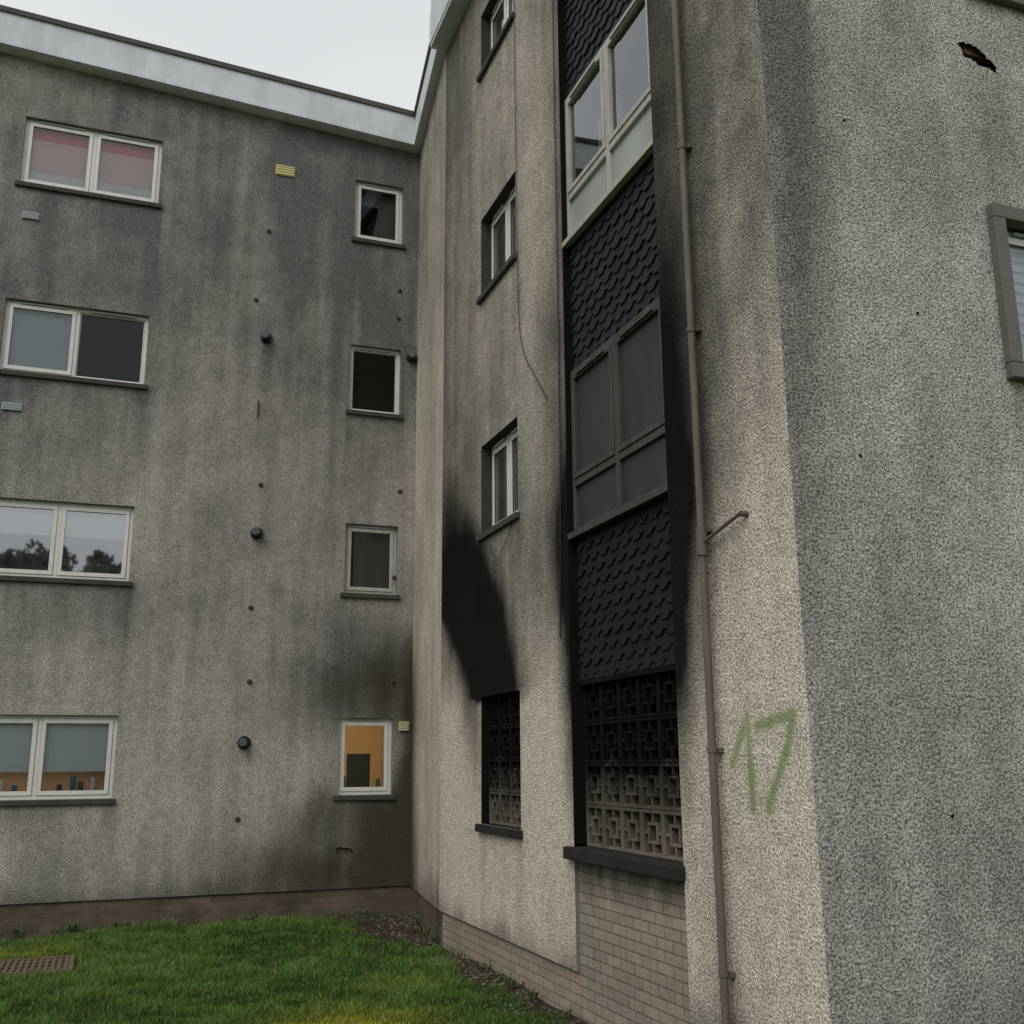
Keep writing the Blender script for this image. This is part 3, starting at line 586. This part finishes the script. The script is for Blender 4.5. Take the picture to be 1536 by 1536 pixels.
# wooded hill behind the viewpoint (reflected in the windows)
b=MB(); ys=[-150,-118,-100,-80,-60]; hz=[17.5,18.5,16.5,10,0]; xsn=list(range(-160,121,8))
for i in range(len(xsn)-1):
    for j in range(4):
        b.poly([(xsn[i+k],ys[j+l],hz[j+l]*(1+.13*math.sin(xsn[i+k]*.07+2))) for k,l in ((0,0),(1,0),(1,1),(0,1))],0)
b.done("hill",[mat_simple("hill_grass",(.12,.14,.08),.9,.4,.1,0)],None,None)
b=MB()
for i in range(130):
    tx=random.uniform(-70,25); ty=random.uniform(-120,-92); base=float(np.interp(ty,ys,hz))*(1+.13*math.sin(tx*.07+2)); th=random.uniform(5,9)
    b.cyl((tx,ty,base-1),(0,0,1),.25,th*.75,0,6,.06)
    for k in range(170):
        u=random.random(); zz=base+th*(.15+.85*u); rr=(3.0*math.sin(math.pi*min(1,.15+.85*u)**.8)+.5)*math.sqrt(random.random()); a=random.uniform(0,6.28)
        c=Vector((tx+rr*math.cos(a),ty+rr*math.sin(a),zz)); s=random.uniform(.2,.6)
        d1=Vector((random.gauss(0,1),random.gauss(0,1),random.gauss(0,1))).normalized()*s; d2=Vector((random.gauss(0,1),random.gauss(0,1),random.gauss(0,1))).normalized()*s
        b.poly([tuple(c-d1),tuple(c+d2),tuple(c+d1),tuple(c-d2)],0)
b.done("distant_trees",[mat_simple("winter_trees",(.12,.12,.10),.9,.4,.5,0)],None,None)  # tree colour lightened, distance haze painted into it
# ---------------------------------------------------------------- world, sun, camera
w=bpy.data.worlds.new("World"); sc.world=w; w.use_nodes=True; t=w.node_tree; t.nodes.clear()
out=t.nodes.new("ShaderNodeOutputWorld"); bg=t.nodes.new("ShaderNodeBackground"); sky=t.nodes.new("ShaderNodeTexSky"); sky.sky_type='NISHITA'; sky.sun_disc=False
EL,AZ=math.radians(46),math.radians(222)
sky.sun_elevation=EL; sky.sun_rotation=AZ
tc=t.nodes.new("ShaderNodeTexCoord"); mp=t.nodes.new("ShaderNodeMapping"); mp.inputs['Scale'].default_value=(1,1,2.2); t.links.new(tc.outputs['Generated'],mp.inputs[0])
nz=t.nodes.new("ShaderNodeTexNoise"); nz.inputs['Scale'].default_value=1.6; nz.inputs['Detail'].default_value=3; t.links.new(mp.outputs[0],nz.inputs['Vector'])
rp=t.nodes.new("ShaderNodeValToRGB"); rp.color_ramp.elements[0].position=.3; rp.color_ramp.elements[0].color=(7.2,7.45,7.55,1); rp.color_ramp.elements[1].position=.7; rp.color_ramp.elements[1].color=(9.2,9.4,9.4,1); t.links.new(nz.outputs[0],rp.inputs[0])
mx=t.nodes.new("ShaderNodeMix"); mx.data_type='RGBA'; mx.inputs[0].default_value=.91; t.links.new(sky.outputs[0],mx.inputs[6]); t.links.new(rp.outputs[0],mx.inputs[7])
t.links.new(mx.outputs[2],bg.inputs[0]); bg.inputs[1].default_value=.1; t.links.new(bg.outputs[0],out.inputs[0])
sl=bpy.data.lights.new("sun",'SUN'); sl.energy=1.15; sl.angle=math.radians(40); sl.color=(1,.965,.92)
so_=bpy.data.objects.new("sun",sl); sc.collection.objects.link(so_)
dirv=Vector((math.sin(AZ)*math.cos(EL),math.cos(AZ)*math.cos(EL),math.sin(EL))); so_.rotation_euler=dirv.to_track_quat('Z','Y').to_euler(); so_.location=dirv*50
f,pi_,ya,ro=1578.71,math.radians(13.385),math.radians(20.307),math.radians(.424)
fw=Vector((math.sin(ya)*math.cos(pi_),math.cos(ya)*math.cos(pi_),math.sin(pi_))); r=Vector((math.cos(ya),-math.sin(ya),0)); u=r.cross(fw)
rx=r*math.cos(ro)-u*math.sin(ro); ux=u*math.cos(ro)+r*math.sin(ro)
cd=bpy.data.cameras.new("camera"); cd.sensor_width=36; cd.lens=36*f/1536; cd.clip_start=.05; cd.clip_end=1500
cam=bpy.data.objects.new("camera",cd); sc.collection.objects.link(cam)
Mx=Matrix.Identity(4)
for i in range(3): Mx[i][0]=rx[i]; Mx[i][1]=ux[i]; Mx[i][2]=-fw[i]
Mx[0][3]=0;Mx[1][3]=0;Mx[2][3]=H
cam.matrix_world=Mx; sc.camera=cam
